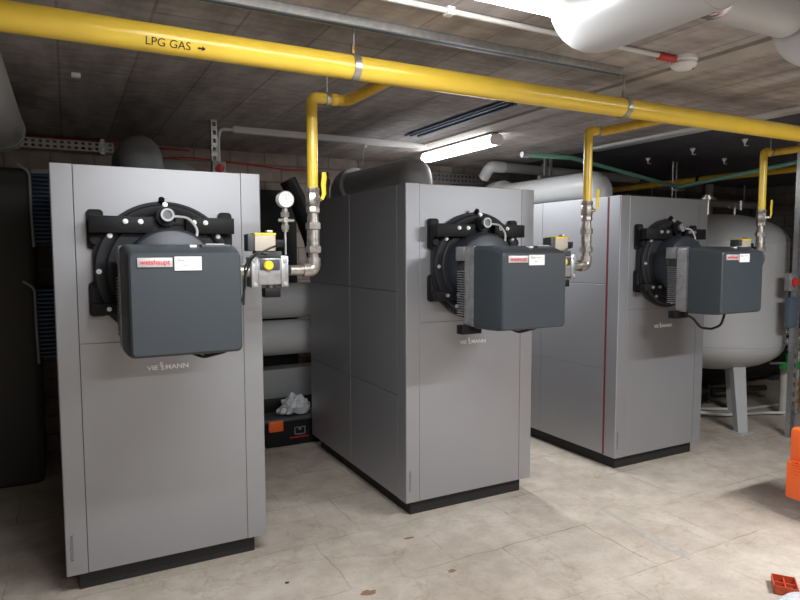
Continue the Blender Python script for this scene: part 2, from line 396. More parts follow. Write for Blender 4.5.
    MB().tube(bend([(.026, -.13, 1.656), (.085, -.135, 1.652), (.125, -.14, 1.60), (.11, -.15, 1.55), (.055, -.16, 1.51)], .05), .006, 10).build('hose', 'hose', sg)
    MB().cyl((-.012, -.03, 1.715), (-.012, -.055, 1.735), .013, n=16).build('lifting_eye', 'black', d)
    # maker's lettering and small print
    tx = face_front(text_mesh('VIE', .030, .0015, 1.15, .0006), -.066, -.0015, .978); 
    n = tx.build('lettering', 'logo', t, smooth=False)
    face_front(text_mesh('S', .026, .0015, 1.2, .0008), -.028, -.0015, .992).build('lettering', 'logo', t, smooth=False)
    face_front(text_mesh('S', .026, .0015, 1.2, .0008), -.023, -.0015, .975).build('lettering', 'logo', t, smooth=False)
    face_front(text_mesh('MANN', .030, .0015, 1.15, .0006), .040, -.0015, .978).build('lettering', 'logo', t, smooth=False)
    face_front(text_mesh('VITOCROSSAL', .017, .0005, 1.1), -.418, -.0008, .215, PI/2).build('small_print', 'darkink', t, smooth=False)
    return t
CX = (.39, 2.074, 3.692)
BL = ('silver boiler nearest the camera, at the left, beside the pressure gauge',
      'middle silver boiler with its dark left side and broad front in view',
      'farthest silver boiler with a dark red seam on its side, next to the round tank')
boilers = [make_boiler(BL[0])]
for k in (1, 2): boilers.append(copy_tree(boilers[0]))
for b, x, lb in zip(boilers, CX, BL): b.location = (x, 3.0, 0); b['label'] = lb
MB().box((-.4455, .098, .095), (-.440, .112, 1.868)).build('seam_strip', 'red_strip', boilers[2])
children(boilers[2])[-1]['label'] = 'dark red vertical seam strip'

# ------------------------------------------------------------------ burners (hung on the boiler doors)
def make_burner():
    t = thing('burner', '', 'burner', (0, 0, 0), 'three grey gas burners')
    MB().lathe([(.192, 0), (.192, .10), (.186, .112), (.178, .117), (0, .117)], (0, -.0655, 1.412), (0, -1, 0), 64).build('burner_flange', 'burnring', t)
    h = MB().box((-.195, -.345, 1.16), (.16, -.18, 1.50), .02).build('fan_housing', 'darkgrey', t)
    for k in range(19):
        z = 1.165+k*.0128
        MB().box((-.224, -.300, z), (-.19, -.205, z+.0045), .001).build('cooling_fin', 'alu', h)
    MB().box((-.220, -.262, 1.452), (-.13, -.18, 1.528), .008).build('ignition_box', 'alu', t)
    pl = MB().prism(rrect(-.221, 1.112, .19, 1.53, .02), -.355, -.262, .012).build('casing_plate', 'alu', t)
    # cover: lofted shell narrowing to the front face
    rings = []
    for y, x0, z0, x1, z1, r in ((-.355, -.218, 1.106, .205, 1.532, .022), (-.47, -.216, 1.108, .203, 1.528, .022), (-.535, -.212, 1.111, .200, 1.512, .022),
                                 (-.562, -.209, 1.115, .197, 1.504, .02), (-.575, -.206, 1.119, .194, 1.499, .018), (-.581, -.199, 1.126, .188, 1.492, .014)):
        rings.append([(x, y, z) for x, z in rrect(x0, z0, x1, z1, r, 6)])
    cv = MB().loft(rings).build('burner_cover', 'cover', t, ang=24)
    bd = MB().box((-.177, -.5865, 1.447), (-.057, -.581, 1.481), .001).build('badge', 'badge', cv)
    face_front(text_mesh('weishaupt', .025, .0005, 1.0, .0004), -.117, -.587, 1.4645).build('lettering', 'red_ink', bd, smooth=False)
    lb = MB().box((-.05, -.5855, 1.434), (.046, -.581, 1.485)).build('paper_label', 'white', cv)
    ln = MB()
    for x, z, ww in ((-.041, 1.478, .010), (-.040, 1.472, .028), (-.040, 1.4685, .024), (-.006, 1.472, .03), (-.018, 1.452, .018)): ln.box((x, -.5860, z), (x+ww, -.5854, z+.0016))
    ln.build('print_lines', 'darkink', lb)
    dp = MB().box((.06, -.515, 1.515), (.175, -.395, 1.531), .004).build('display_panel', 'darkgrey', cv)
    MB().box((.08, -.50, 1.529), (.15, -.47, 1.5335)).build('display_window', 'white', dp)
    MB().box((.02, -.50, 1.520), (.045, -.47, 1.529)).build('button', 'white', cv)
    jb = MB().box((-.245, -.29, 1.068), (-.12, -.235, 1.115), .004).build('junction_box', 'black', t)
    return t
burners = [make_burner()]
for k in (1, 2): burners.append(copy_tree(burners[0]))
for b, x, lb in zip(burners, CX, ('dark grey gas burner on the nearest boiler at the left, seen square on',
        'dark grey gas burner on the front of the middle boiler', 'dark grey gas burner on the farthest boiler in front of the round tank')):
    b.location = (x, 3.0, 0); b['label'] = lb
bpy.data.objects.remove([c for c in children(burners[0]) if c.name.startswith('junction_box')][0])
burners[0].location.x += .008; burners[1].location.x -= .022
for b in burners[:2]:
    MB().tube(bend([(.0, -.31, 1.12), (.03, -.32, 1.09), (.09, -.34, 1.065), (.18, -.38, 1.09), (.19, -.39, 1.125)], .05), .006, 8).tube(bend([(.02, -.31, 1.12), (.06, -.33, 1.085), (.11, -.35, 1.075), (.17, -.38, 1.10), (.185, -.39, 1.125)], .05), .004, 8).build('cable', 'cable', b)
MB().tube(bend([(-.16, -.29, 1.10), (-.08, -.30, 1.06), (-.03, -.32, 1.0), (.05, -.34, .99), (.12, -.36, 1.01), (.15, -.37, 1.12)], .06), .008, 8).build('cable', 'cable', burners[2])

# ------------------------------------------------------------------ gas valve blocks and gauge
def make_valve():
    t = thing('gas_valve_block', '', 'valve', (0, 0, 0), 'gas valve blocks beside the burners')
    # local: centre at (0,0,0) = x c+.385, y 2.66, z 1.42
    b = MB().box((-.055, -.04, -.06), (.05, .04, .055), .006).build('valve_body', 'alu', t)
    MB().box((-.085, -.045, -.07), (-.055, .045, .06), .004).build('inlet_flange', 'steel', t)
    MB().box((.045, -.045, -.07), (.078, .045, .065), .004).build('outlet_flange', 'steel', t)
    for x in (-.07, .062):
        for z in (-.055, .045):
            for y in (-.052,): MB().cyl((x, y, z), (x, -.044, z), .009, n=6).build('bolt', 'bolt', t)
    MB().box((-.048, -.046, .004), (.04, -.038, .05), .003).build('front_plate', 'darkgrey', t)
    MB().lathe([(.021, 0), (.021, .008), (.016, .013), (0, .013)], (-.012, -.046, .024), (0, -1, 0), 24).build('dial_cap', 'yellow_flat', t)
    MB().box((-.06, -.03, .055), (.055, .03, .085), .003).build('coil_base', 'darkgrey', t)
    co_ = MB().box((-.066, -.038, .085), (.025, .038, .155), .004).build('solenoid_coil', 'tan', t)
    MB().box((-.068, -.040, .152), (.027, .040, .163), .003).build('coil_top', 'yellow_flat', co_)
    MB().box((-.095, -.034, .085), (-.066, .034, .158), .004).build('coil_plug', 'darkgrey', co_)
    MB().box((.025, -.03, .10), (.07, .03, .135), .004).build('connector', 'black', co_)
    MB().box((-.01, -.03, .163), (.015, .0, .175), .002).build('screw', 'alu', co_)
    MB().box((-.025, -.035, -.115), (.045, .02, -.075), .004).build('vent_plug', 'black', t)
    MB().cyl((.01, 0, -.08), (.01, 0, -.055), .018).build('vent_neck', 'alu', t)
    MB().cyl((-.155, .0, 0), (-.085, 0, 0), .028, n=24).build('inlet_pipe', 'pipe_steel', t)
    MB().tube(bend([(.06, -.03, .11), (.0, -.09, .105), (-.09, -.08, .06), (-.12, -.07, -.02), (-.13, -.08, -.14)], .06), .005, 8).build('cable', 'cable', t)
    MB().tube(bend([(-.02, -.045, .07), (-.09, -.10, .08), (-.125, -.09, .02), (-.12, -.08, -.06), (-.145, -.08, -.15)], .06), .004, 8).build('cable', 'cable', t)
    return t
valves = [make_valve()]
for k in (1, 2): valves.append(copy_tree(valves[0]))
for b, x, lb in zip(valves, CX, ('grey gas valve block with yellow cap between the nearest burner and the pressure gauge',
     'grey gas valve block with tan coil behind the middle burner', 'grey gas valve block with tan coil behind the farthest burner')):
    b.location = (x+.383-(.02 if b == valves[1] else 0), 2.68, 1.42); b['label'] = lb
t = thing('pressure_gauge', 'round chrome pressure gauge on a thin stem above the nearest gas valve block', 'gauge', (.853, 2.68, 1.49))
MB().cyl((0, 0, 0), (0, 0, .115), .005, n=10).build('stem', 'steel', t)
MB().cyl((0, 0, .10), (0, 0, .20), .013, n=16).cyl((0, 0, .11), (0, 0, .13), .017, n=6).cyl((0, 0, .165), (0, 0, .185), .019, n=6).build('stopcock', 'pipe_steel', t)
MB().cyl((-.03, 0, .15), (.04, 0, .15), .007, n=10).cyl((-.005, -.03, .15), (-.005, .01, .15), .012, n=12).build('tap', 'pipe_steel', t)
g_ = MB().lathe([(.030, -.02), (.037, -.012), (.037, .018), (.034, .022), (.031, .016)], (0, 0, .24), (0, -1, .0), 40).build('gauge_case', 'chrome', t)
MB().cyl((0, -.0165, .24), (0, -.0185, .24), .032, n=32).build('dial', 'dial', g_)
nd = MB().box((-.001, -.0205, .236), (.001, -.0190, .262))
for k in range(11):
    a = math.radians(-135+27*k); nd.box((-.0008, -.0200, .021), (.0008, -.0190, .027), mtx=Matrix.Translation((0, 0, .24)) @ Matrix.Rotation(a, 4, 'Y'))
nd.build('needle', 'ink', g_)
MB().cyl((0, 0, .20), (0, 0, .215), .009, n=12).build('neck', 'steel', t)

# ------------------------------------------------------------------ yellow gas pipes
YP = 2.2; ZP = 2.188; RP = .0445
t = thing('gas_main_pipe', 'long yellow LPG gas main running under the ceiling across the whole view', 'pipe', (2, YP, ZP))
MB().cyl((-3.45, 0, 0), (6.1, 0, 0), RP, n=48).build('pipe_run', 'yellow', t)
def wrap(mb, xc, th, r):
    # lay lettering on the cylinder: local x along pipe, y around it; th = angle below horizontal
    for k in range(-10, 11):
        g_ = mb.bm.verts[:]+mb.bm.edges[:]+mb.bm.faces[:]
        bmesh.ops.bisect_plane(mb.bm, geom=g_, plane_co=(0, k*.002, 0), plane_no=(0, 1, 0))
    for v in mb.bm.verts:
        a = th - v.co.y/r; rr = r+v.co.z
        v.co = Vector((xc+v.co.x, -math.cos(a)*rr, -math.sin(a)*rr))
    return mb
wrap(text_mesh('LPG GAS', .036, .0004, 1.0), .312-2, math.radians(31), RP+.0003).build('lettering', 'ink', t, smooth=False)
ar = MB(); ar.bm.faces.new([ar.bm.verts.new(p) for p in ((-.012, -.003, .0004), (.002, -.003, .0004), (.002, -.008, .0004), (.014, 0, .0004), (.002, .008, .0004), (.002, .003, .0004), (-.012, .003, .0004))])
wrap(ar, .415-2, math.radians(31), RP+.0006).build('arrow', 'ink', t, smooth=False)
def clamp(name, label, x, y, z, r, axis, col='steel', rubber=False):
    t = thing(name, label, 'clamp', (x, y, z), 'pipe hangers')
    ax = Vector(axis)
    MB().lathe([(r+.001, -.013), (r+.006, -.013), (r+.006, .013), (r+.001, .013)], (0, 0, 0), ax, 40).build('ring', col, t)
    MB().cyl((0, 0, r+.004), (0, 0, r+.035), .009, n=6).build('nut', 'copper' if rubber else 'steel', t)
    MB().cyl((0, 0, r+.02), (0, 0, ZC-z-.0), .004, n=10).build('hanger_rod', 'steel', t)
    return t
clamp('pipe_hanger', 'steel hanger ring with reddish nut on the gas main above the middle gap', .975, YP, ZP, RP, (1, 0, 0), 'steel', True)
clamp('pipe_hanger', 'steel hanger ring on the gas main left of the smoke detector', 2.385, YP, ZP, RP, (1, 0, 0))

def make_drop(label, dx):
    # local origin = (drop axis x, 2.7, 0)
    t = thing('gas_drop_pipe', label, 'pipe', (0, 0, 0), 'yellow gas drop pipes')
    zt = 2.19; r = .0243
    MB().tube([(0, 0, 1.79), (0, 0, zt-.06)]+bend([(0, 0, zt-.06), (0, 0, zt), (.06, 0, zt)], .045)[1:]+[(.075, 0, zt)], r, 24)\
        .build('pipe_run', 'yellow', t)
    MB().tube(bend([(.07, 0, zt), (dx, 0, zt), (dx+.005, -.47, zt-.002)], .055), r, 24).build('branch_pipe', 'yellow_dull', t)
    MB().cyl((dx-.05, 0, zt), (dx-.075, 0, zt), r+.003, n=24).build('weld_collar', 'yellow', t)
    cl = MB().lathe([(r+.001, -.009), (r+.006, -.009), (r+.006, .009), (r+.001, .009)], (.075, 0, zt), (1, 0, 0), 28).build('clamp', 'steel', t)
    MB().cyl((.075, 0, zt+r), (.075, 0, ZC), .0035, n=8).build('hanger_rod', 'steel', cl)
    v = MB().lathe([(.026, 1.79), (.032, 1.788), (.032, 1.77), (.030, 1.765), (.034, 1.75), (.034, 1.72), (.030, 1.705), (.032, 1.70), (.032, 1.68), (.027, 1.675)], (0, 0, 0), (0, 0, 1), 8).build('ball_valve', 'pipe_steel', t, ang=25)
    MB().cyl((.0, -.025, 1.735), (.022, -.047, 1.735), .010, n=12).build('valve_stem', 'steel', v)
    hp = [(.026, -.047, 1.735), (.036, -.048, 1.76), (.033, -.048, 1.80), (.038, -.048, 1.835), (.036, -.048, 1.855)]
    mb = MB().tube(hp, [.008, .010, .012, .012, .010], 10)
    for vv in mb.bm.verts: vv.co.y = -.047+(vv.co.y+.047)*.35
    mb.build('valve_handle', 'yellow_flat', v)
    MB().cyl((0, 0, 1.655), (0, 0, 1.68), .024, n=20).cyl((0, 0, 1.52), (0, 0, 1.60), .0255, n=24).cyl((0, 0, 1.45), (0, 0, 1.50), .024, n=24).cyl((0, 0, 1.63), (0, 0, 1.66), .0265, n=24).build('nipple', 'pipe_steel', t)
    MB().cyl((0, 0, 1.602), (0, 0, 1.634), .036, n=8, bev=.003).build('union_nut', 'pipe_steel', t)
    MB().cyl((0, 0, 1.497), (0, 0, 1.528), .037, n=8, bev=.003).build('union_nut', 'pipe_steel', t)
    MB().cyl((0, 0, 1.53), (0, 0, 1.60), .029, n=24).build('sleeve', 'pipe_steel', t)
    MB().tube(bend([(0, 0, 1.475), (0, 0, 1.42), (-.055, -.005, 1.42)], .04), .032, 24).build('elbow', 'pipe_steel', t)
    MB().cyl((-.05, -.005, 1.42), (-.118, -.012, 1.42), .023, n=24).build('nipple', 'pipe_steel', t)
    return t
d1 = make_drop('yellow gas drop pipe with steel fittings beside the pressure gauge, right of the nearest boiler', .17)
d1.location = (CX[0]+.60, 2.7, 0)
d2 = make_drop('yellow gas drop pipe with raised lever, right of the middle burner', .10)
d2.location = (CX[1]+.58, 2.7, 0)
d3 = make_drop('yellow gas drop pipe in front of the round tank, nearest the right edge', .10)
d3.location = (CX[2]+.60, 2.7, 0)

t = thing('gas_service_pipe', 'thin yellow pipe running away under the dark ceiling at the right', 'pipe', (5.5, 4, 2.2))
MB().cyl((0, -1.4, 0), (0, 1.28, 0), .030, n=24).build('pipe_run', 'yellow_dull', t)
MB().lathe([(.035, -.012), (.041, -.012), (.041, .012), (.035, .012)], (0, .1, 0), (0, 1, 0), 24).build('clamp', 'black', t)

# ------------------------------------------------------------------ insulated pipes above the boilers
def flue(label, x, y0, y1, m, r=.115, ball=0):
    t = thing('insulated_pipe', label, 'pipe', (x, y0, 1.873), 'insulated pipes rising from the boilers')
    pts = bend([(0, 0, 0), (0, 0, .147), (-.02, y1-y0, .15), (-.02, y1-y0, .0 if y1 < 4.5 else -.5)], .14, 9)
    MB().tube(pts, r, 36).build('pipe_cladding', m, t)
    MB().cyl((0, 0, .0), (0, 0, .02), r+.006, n=36).build('collar', 'insul_dark', t)
    if ball: MB().tube(bend([(-.02, y1-y0-.17, .15), (-.02, y1-y0, .15), (-.02, y1-y0, -.25)], .12, 9), ball, 36).build('rear_elbow', m, t)
    return t
flue('dark grey insulated pipe elbow on top of the nearest boiler', CX[0]-.02, 3.62, 3.95, 'insul_dark', .107)
flue('dark grey insulated pipe bending over the top of the middle boiler', CX[1]-.03, 3.62, 4.72, 'insul', .108, .135)
flue('insulated pipe bending over the top of the far boiler, coloured pale for the lamplight on it', CX[2]-.02, 3.62, 4.95, 'insul_light', .108, .145)  # glow of the rear lamp put into a paler cladding colour

t = thing('sloping_pipe', 'grey insulated pipe sloping down behind the top of the nearest boiler', 'pipe', (.66, 4.75, 0))
MB().tube(bend([(-.12, 0, 1.2), (-.12, 0, 2.06), (.05, 0, 2.06), (.45, 0, 1.86), (.45, 0, 1.3)], .1), .10, 28).build('pipe_cladding', 'insul', t)
MB().cyl((-.12, 0, 0), (-.12, 0, 1.2), .03).cyl((.45, 0, 0), (.45, 0, 1.3), .03).build('support', 'darkgrey', t)
# ------------------------------------------------------------------ back wall zone
for zc, lb in ((1.11, 'upper of two thick grey insulated pipes lying behind the gap beside the nearest boiler'), (.81, 'lower of two thick grey insulated pipes lying above the low grey box')):
    o = MB().cyl((1.18, 4.92, zc), (2.5, 4.92, zc), .142, n=40, bev=.01).build('header_pipe', 'insul_lit', None)
    tag(o, lb, 'pipe', 'thick header pipes behind the boilers')
t = thing('low_duct_box', 'grey sheet metal box standing behind the toolbox', 'box', (1.8, 5.06, 0))
MB().box((-.55, -.1, .10), (.5, .1, .54), .006).build('box_body', 'midgrey', t)
MB().box((-.55, -.1, 0), (-.45, .1, .10)).box((.40, -.1, 0), (.5, .1, .10)).build('feet', 'black', t)
structure(MB().box((1.4, YB-.03, 0), (1.78, YB, 2.03)).build('door_1', 'insul_black'))
t = thing('black_hose_pipe', 'black rubber insulated pipe sloping down behind the pressure gauge', 'pipe', (1.75, 5.1, 0))
MB().tube(bend([(-.10, 0, 2.1), (-.02, 0, 1.95), (.10, -.02, 1.6), (.16, -.04, 1.25)], .2), .07, 20).build('rubber_cladding', 'insul_black', t)
t = thing('vent_stack', 'thin black vertical pipe rising on the back wall beside the first yellow drop pipe', 'pipe', (2.04, 5.24, 1.4))
MB().cyl((0, 0, -1.4), (0, 0, .80), .03, n=16).build('pipe_run', 'black', t)
MB().cyl((0, 0, .68), (0, 0, .74), .042, n=16).build('coupling', 'black', t)
MB().cyl((0, 0, .50), (0, 0, .58), .042, n=16).build('coupling', 'black', t)

def perforated(mb, a, b, width_axis, wid, n, hole=.5):
    """strip between a and b with a row of slots, as rungs and rails"""
    a = Vector(a); b = Vector(b); L = (b-a).length; d = (b-a).normalized(); wv = Vector(width_axis)*wid/2; th = .0015
    nrm = d.cross(Vector(width_axis))
    def plank(p, q, hw):
        wv_ = Vector(width_axis)*hw
        ps = [p-wv_, q-wv_, q+wv_, p+wv_]
        t = bmesh.new(); A = [t.verts.new(x-nrm*th) for x in ps]; B = [t.verts.new(x+nrm*th) for x in ps]
        t.faces.new(A); t.faces.new(B[::-1])
        for k in range(4): t.faces.new((A[k], B[k], B[(k+1) % 4], A[(k+1) % 4]))
        bmesh.ops.recalc_face_normals(t, faces=t.faces[:]); mb.merge(t)
    ww = Vector(width_axis)
    plank(a-ww*wid*.38, b-ww*wid*.38, wid*.12); plank(a+ww*wid*.38, b+ww*wid*.38, wid*.12)
    for k in range(n+1):
        p = a+d*L*k/n; hh = L/n*(1-hole)/2
        s = max(0, (p-d*hh-a).dot(d)); e = min(L, (p+d*hh-a).dot(d))
        plank(a+d*s, a+d*e, wid*.27)
# cable trays
t = thing('cable_tray', 'white perforated cable tray high on the back wall at the far left', 'cable tray', (.0, 5.2, 2.28))
mb = MB(); perforated(mb, (-1.2, 0, .017), (.34, 0, .017), (0, 0, 1), .034, 34); perforated(mb, (-1.2, 0, -.017), (.34, 0, -.017), (0, 0, 1), .034, 34)
mb.box((-1.2, 0, -.036), (.34, .08, -.032)); mb.build('tray', 'offwhite', t)
MB().tube([(-1.2, .03, .045), (.1, .03, .042), (.9, .06, .03)], .006, 8).build('red_cable', 'red', t)
for x in (-.9, -.3, .25): MB().box((x, 0, -.05), (x+.03, .1, .06)).build('bracket', 'steel', t)
t = thing('cable_tray', 'grey perforated cable tray on the back wall below the glowing tube lamp', 'cable tray', (3.3, 5.22, 2.22))
mb = MB(); perforated(mb, (-.75, 0, .02), (.42, 0, .02), (0, 0, 1), .045, 26); perforated(mb, (-.75, 0, -.022), (.42, 0, -.022), (0, 0, 1), .045, 26)
mb.box((-.75, 0, -.047), (.42, .07, -.043)); mb.build('tray', 'steel', t)
# red cable on the back wall
tag(MB().tube([(.5, 5.29, 2.23), (.9, 5.285, 2.26), (1.3, 5.285, 2.24), (1.7, 5.285, 2.21), (2.0, 5.285, 2.22)], .006, 8).build('red_cable', 'red'), 'thin red cable sagging along the block wall behind the first gap', 'cable')

# strut with isolator beside the nearest boiler
def strut_post(label, x, y, w_, z1, n, group='perforated strut posts', z0=0):
    t = thing('strut_post', label, 'post', (x, y, 0), group)
    mb = MB(); perforated(mb, (0, -.02, z0), (0, -.02, z1), (1, 0, 0), w_, n)
    mb.box((-w_/2, -.02, z0), (-w_/2+.002, .02, z1)); mb.box((w_/2-.002, -.02, z0), (w_/2, .02, z1))
    mb.build('channel', 'steel', t)
    MB().box((-.05, -.05, 0), (.05, .05, .006)).build('foot_plate', 'steel', t)
    return t
strut_post('perforated steel post with red isolator rising behind the nearest boiler', .858, 4.15, .038, ZC, 44)
t = thing('isolator_switch', 'small grey isolator with red knob on the post behind the nearest boiler', 'switch', (.868, 4.09, 2.045))
MB().box((-.042, -.04, -.11), (.042, .025, .03), .006).build('switch_box', 'alu', t)
MB().cyl((0, -.04, -.02), (0, -.06, -.02), .026, n=24, bev=.003).build('red_knob', 'red', t)
MB().box((-.005, -.068, -.043), (.005, -.055, .003), .001).build('knob_grip', 'red', t)
t = thing('cable_trunking', 'white cable trunking across the ceiling from the post to the rear lamp', 'trunking', (1.7, 4.28, ZC-.022))
MB().box((-.69, -.022, -.02), (.80, .022, .022), .003).build('trunking', 'offwhite', t)
MB().tube(bend([(-.69, -.0, 0), (-.775, -.0, -.002), (-.785, .0, -.07), (-.785, .0, -.42)], .07), .011, 12).build('conduit', 'offwhite', t)
MB().cyl((.28, -.0, -.02), (.28, 0, -.04), .015).tube([(.28, 0, -.04), (.28, .03, -.12), (.285, .05, -.17)], .003, 6).build('drop_wire', 'hose', t)

# left zone: dark exchanger with blue fins
t = thing('heat_exchanger', 'dark clad unit with two stacks of blue fins left of the nearest boiler', 'heat exchanger', (-.45, 4.85, 0))
MB().box((-.75, -.25, 0), (.27, .25, 2.03), .04, 4).build('cladding', 'darkbox', t)
for z0, z1 in ((1.565, 2.0), (.82, 1.27)):
    f = MB().box((.27, -.2, z0), (.45, .2, z1)).build('fin_block', 'insul_black', t)
    for k in range(17):
        z = z0+.012+k*(z1-z0-.02)/16
        MB().box((.268, -.235, z-.007), (.452, .2, z+.002), .001).build('fin', 'blue', f)
    fr = MB().tube(bend([(.268, -.245, z0-.03), (.262, -.255, (z0+z1)/2), (.262, -.25, z1+.01), (.20, -.25, z1+.05)], .08), .008, 8).build('edge_seal', 'alu' if 0 else 'insul', t)
MB().box((.27, -.24, 2.0), (.45, .1, 2.03), .004).build('top_flange', 'midgrey', t)
t = thing('insulated_pipe', 'grey insulated pipe with elbow under the ceiling in the upper left corner', 'pipe', (-.27, 3.0, 2.16), 'grey insulated pipes at the left')
MB().tube(bend([(-.9, -.60, 0), (.0, -.60, 0), (.0, 1.05, -.02), (-.9, 1.10, -.05)], .13, 9), .10, 36).build('pipe_cladding', 'insul', t)
MB().cyl((0, .86, -.017), (0, .89, -.018), .104, n=36).build('band', 'insul', t)
tag(MB().box((-.95, 3.9, 0), (-.52, 4.35, .28), .02).build('floor_plinth_box', 'darkbox'), 'dark low box on the floor in the shadow left of the nearest boiler', 'box')
tag(MB().box((-.14, 3.46, ZC-.02), (.0, 3.56, ZC-.001), .004).build('ceiling_box', 'midgrey'), 'small grey plate on the ceiling beside the upper left pipe', 'plate') if 0 else None
t = thing('ceiling_plate', 'small grey rectangular plate on the ceiling beside the upper left pipe', 'plate', (-.08, 2.72, ZC))
MB().box((-.10, -.035, -.03), (.11, .035, 0), .004).build('plate', 'midgrey', t)
t = thing('ceiling_anchor', 'small white anchor clip alone on the dark ceiling above the nearest boiler', 'anchor', (.07, 3.37, ZC))
MB().box((-.02, -.015, -.02), (.02, .015, 0), .002).build('clip', 'white', t)

# ------------------------------------------------------------------ ceiling furniture
t = thing('strut_rail', 'long galvanised rail fixed along the ceiling above the gas main', 'rail', (.6, 2.13, ZC-.012))
MB().box((-2, -.021, -.018), (1.68, .021, .011)).build('channel', 'steel', t)
MB().box((-2, -.011, -.0195), (1.68, .011, -.017)).build('slot_strip', 'strut_blue', t)
t = thing('ceiling_strut', 'dark blue grey channel on the ceiling left of the glowing tube lamp', 'rail', (2.22, 3.4, ZC-.015))
MB().box((-.04, -.55, -.008), (-.02, .55, .015)).box((.02, -.55, -.008), (.04, .55, .015)).box((-.04, -.55, .010), (.04, .55, .015)).build('channel', 'strut_blue', t)
MB().box((-.06, -.55, .0), (-.04, .6, .008)).build('flange', 'strut_blue', t)
t = thing('conduit', 'thin white conduit along the ceiling leading to the smoke detector', 'conduit', (1.3, 1.885, ZC-.012))
MB().cyl((-1.4, 0, 0), (.95, 0, 0), .010, n=12).build('tube', 'offwhite', t)
for x in (-.12, .55): MB().box((x, -.018, -.016), (x+.03, .018, .012), .003).build('saddle', 'white', t)
t = thing('smoke_detector', 'round white smoke detector on the ceiling with a red cable clip', 'detector', (2.40, 1.885, ZC))
MB().lathe([(.058, 0), (.058, -.014), (.050, -.018), (.050, -.026), (.055, -.030), (.050, -.040), (.030, -.052), (0, -.054)], (0, 0, 0), (0, 0, 1), 36).build('detector_body', 'white', t)
MB().box((-.16, -.014, -.028), (-.055, .014, -.004), .006).build('red_clip', 'red', t)
MB().cyl((.03, -.025, -.045), (.03, -.025, -.052), .004).build('indicator', 'red', t)
tag(MB().box((3.765, .85, ZC-.022), (3.885, 3.85, ZC-.001), .003).build('cable_trunking', 'offwhite'), 'long white trunking on the ceiling along the edge of the dark lining', 'trunking')
HOOKS = ('white hook under the dark ceiling lining, leftmost of the row above the farthest boiler', 'white hook under the dark ceiling lining, second in the row above the farthest boiler',
 'white hook under the dark ceiling lining, nearest the third yellow drop pipe', 'faint white hook under the dark lining right of the second drop pipe', 'white hook under the dark lining deepest behind the green pipe', 'white hook under the dark lining farthest to the right at the back')
for k, (x, y) in enumerate(((4.66, 4.0), (4.55, 3.46), (4.53, 3.0), (4.05, 4.1), (4.43, 4.5), (5.3, 3.7))):
    t = thing('ceiling_hook', HOOKS[k], 'hook', (x, y, ZC), 'hooks under the dark ceiling lining')
    MB().lathe([(.022, 0), (.018, -.012), (.006, -.03), (.006, -.05), (0, -.05)], (0, 0, 0), (0, 0, 1), 12).build('hook_plate', 'white', t)
    MB().tube([(0, 0, -.045), (.02, 0, -.05), (.04, 0, -.042)], .004, 6).build('hook_end', 'offwhite', t)
# rear tube lamp and front tube lamp
def tube_lamp(label, loc, rz, L):
    t = thing('tube_lamp', label, 'lamp', loc, 'ceiling tube lamps', rz)
    MB().box((-.045, -L/2, -.012), (.045, L/2, .0), .004).build('lamp_body', 'white', t)
    d = MB().prism(rrect(-.05, -.075, .05, -.012, .025), -L/2, L/2, .006); d.build('diffuser', 'lamp', t)
    for s in (-1, 1): MB().prism(rrect(-.052, -.078, .052, -.010, .026), s*L/2-.012, s*L/2+.012, .003).build('end_cap', 'white', t)
    return t
tube_lamp('glowing tube lamp on the ceiling behind the middle boiler', (2.70, 4.12, ZC-.012), 0, .98)
tube_lamp('glowing tube lamp at the top edge above the gas main', (.84, 1.60, ZC-.0), PI/2, 1.2)
tube_lamp('tube lamp on the ceiling behind the camera at the right', (3.5, .7, ZC-.0), PI/2, 1.2)
tube_lamp('tube lamp on the ceiling behind the camera at the left', (.8, -1.2, ZC-.0), PI/2, 1.2)

# large pale pipes at the upper right
t = thing('large_clad_pipe', 'large pale clad pipe elbow at the top edge right of centre', 'pipe', (1.34, 1.4, 2.17), 'large pale pipes overhead')
MB().tube(bend([(0, 0, .20), (0, 0, -.02), (0.0, -1.9, -.02)], .10, 10), .093, 44).build('pipe_cladding', 'insul_light', t)
for y in (-.42, -1.2): MB().cyl((0, y, -.02), (0, y-.012, -.02), .0945, n=44).build('joint_band', 'insul_light', t)

t = thing('cross_duct', 'pale clad pipe crossing the top right corner between the two large pipes', 'pipe', (1.75, 1.2, 2.236))
MB().cyl((-.24, 0, 0), (.245, 0, 0), .074, n=36).build('pipe_cladding', 'insul_light', t)
MB().cyl((-.16, 0, 0), (-.09, 0, 0), .0755, n=36).build('foil_band', 'foil', t)
t = thing('large_clad_pipe', 'large pale clad pipe elbow cut by the right edge at the top', 'pipe', (2.10, 1.2, 2.17), 'large pale pipes overhead')
MB().tube(bend([(0, .0, .15), (0, 0, 0), (.0, -1.6, 0)], .11, 10), .10, 44).build('pipe_cladding', 'insul_light', t)

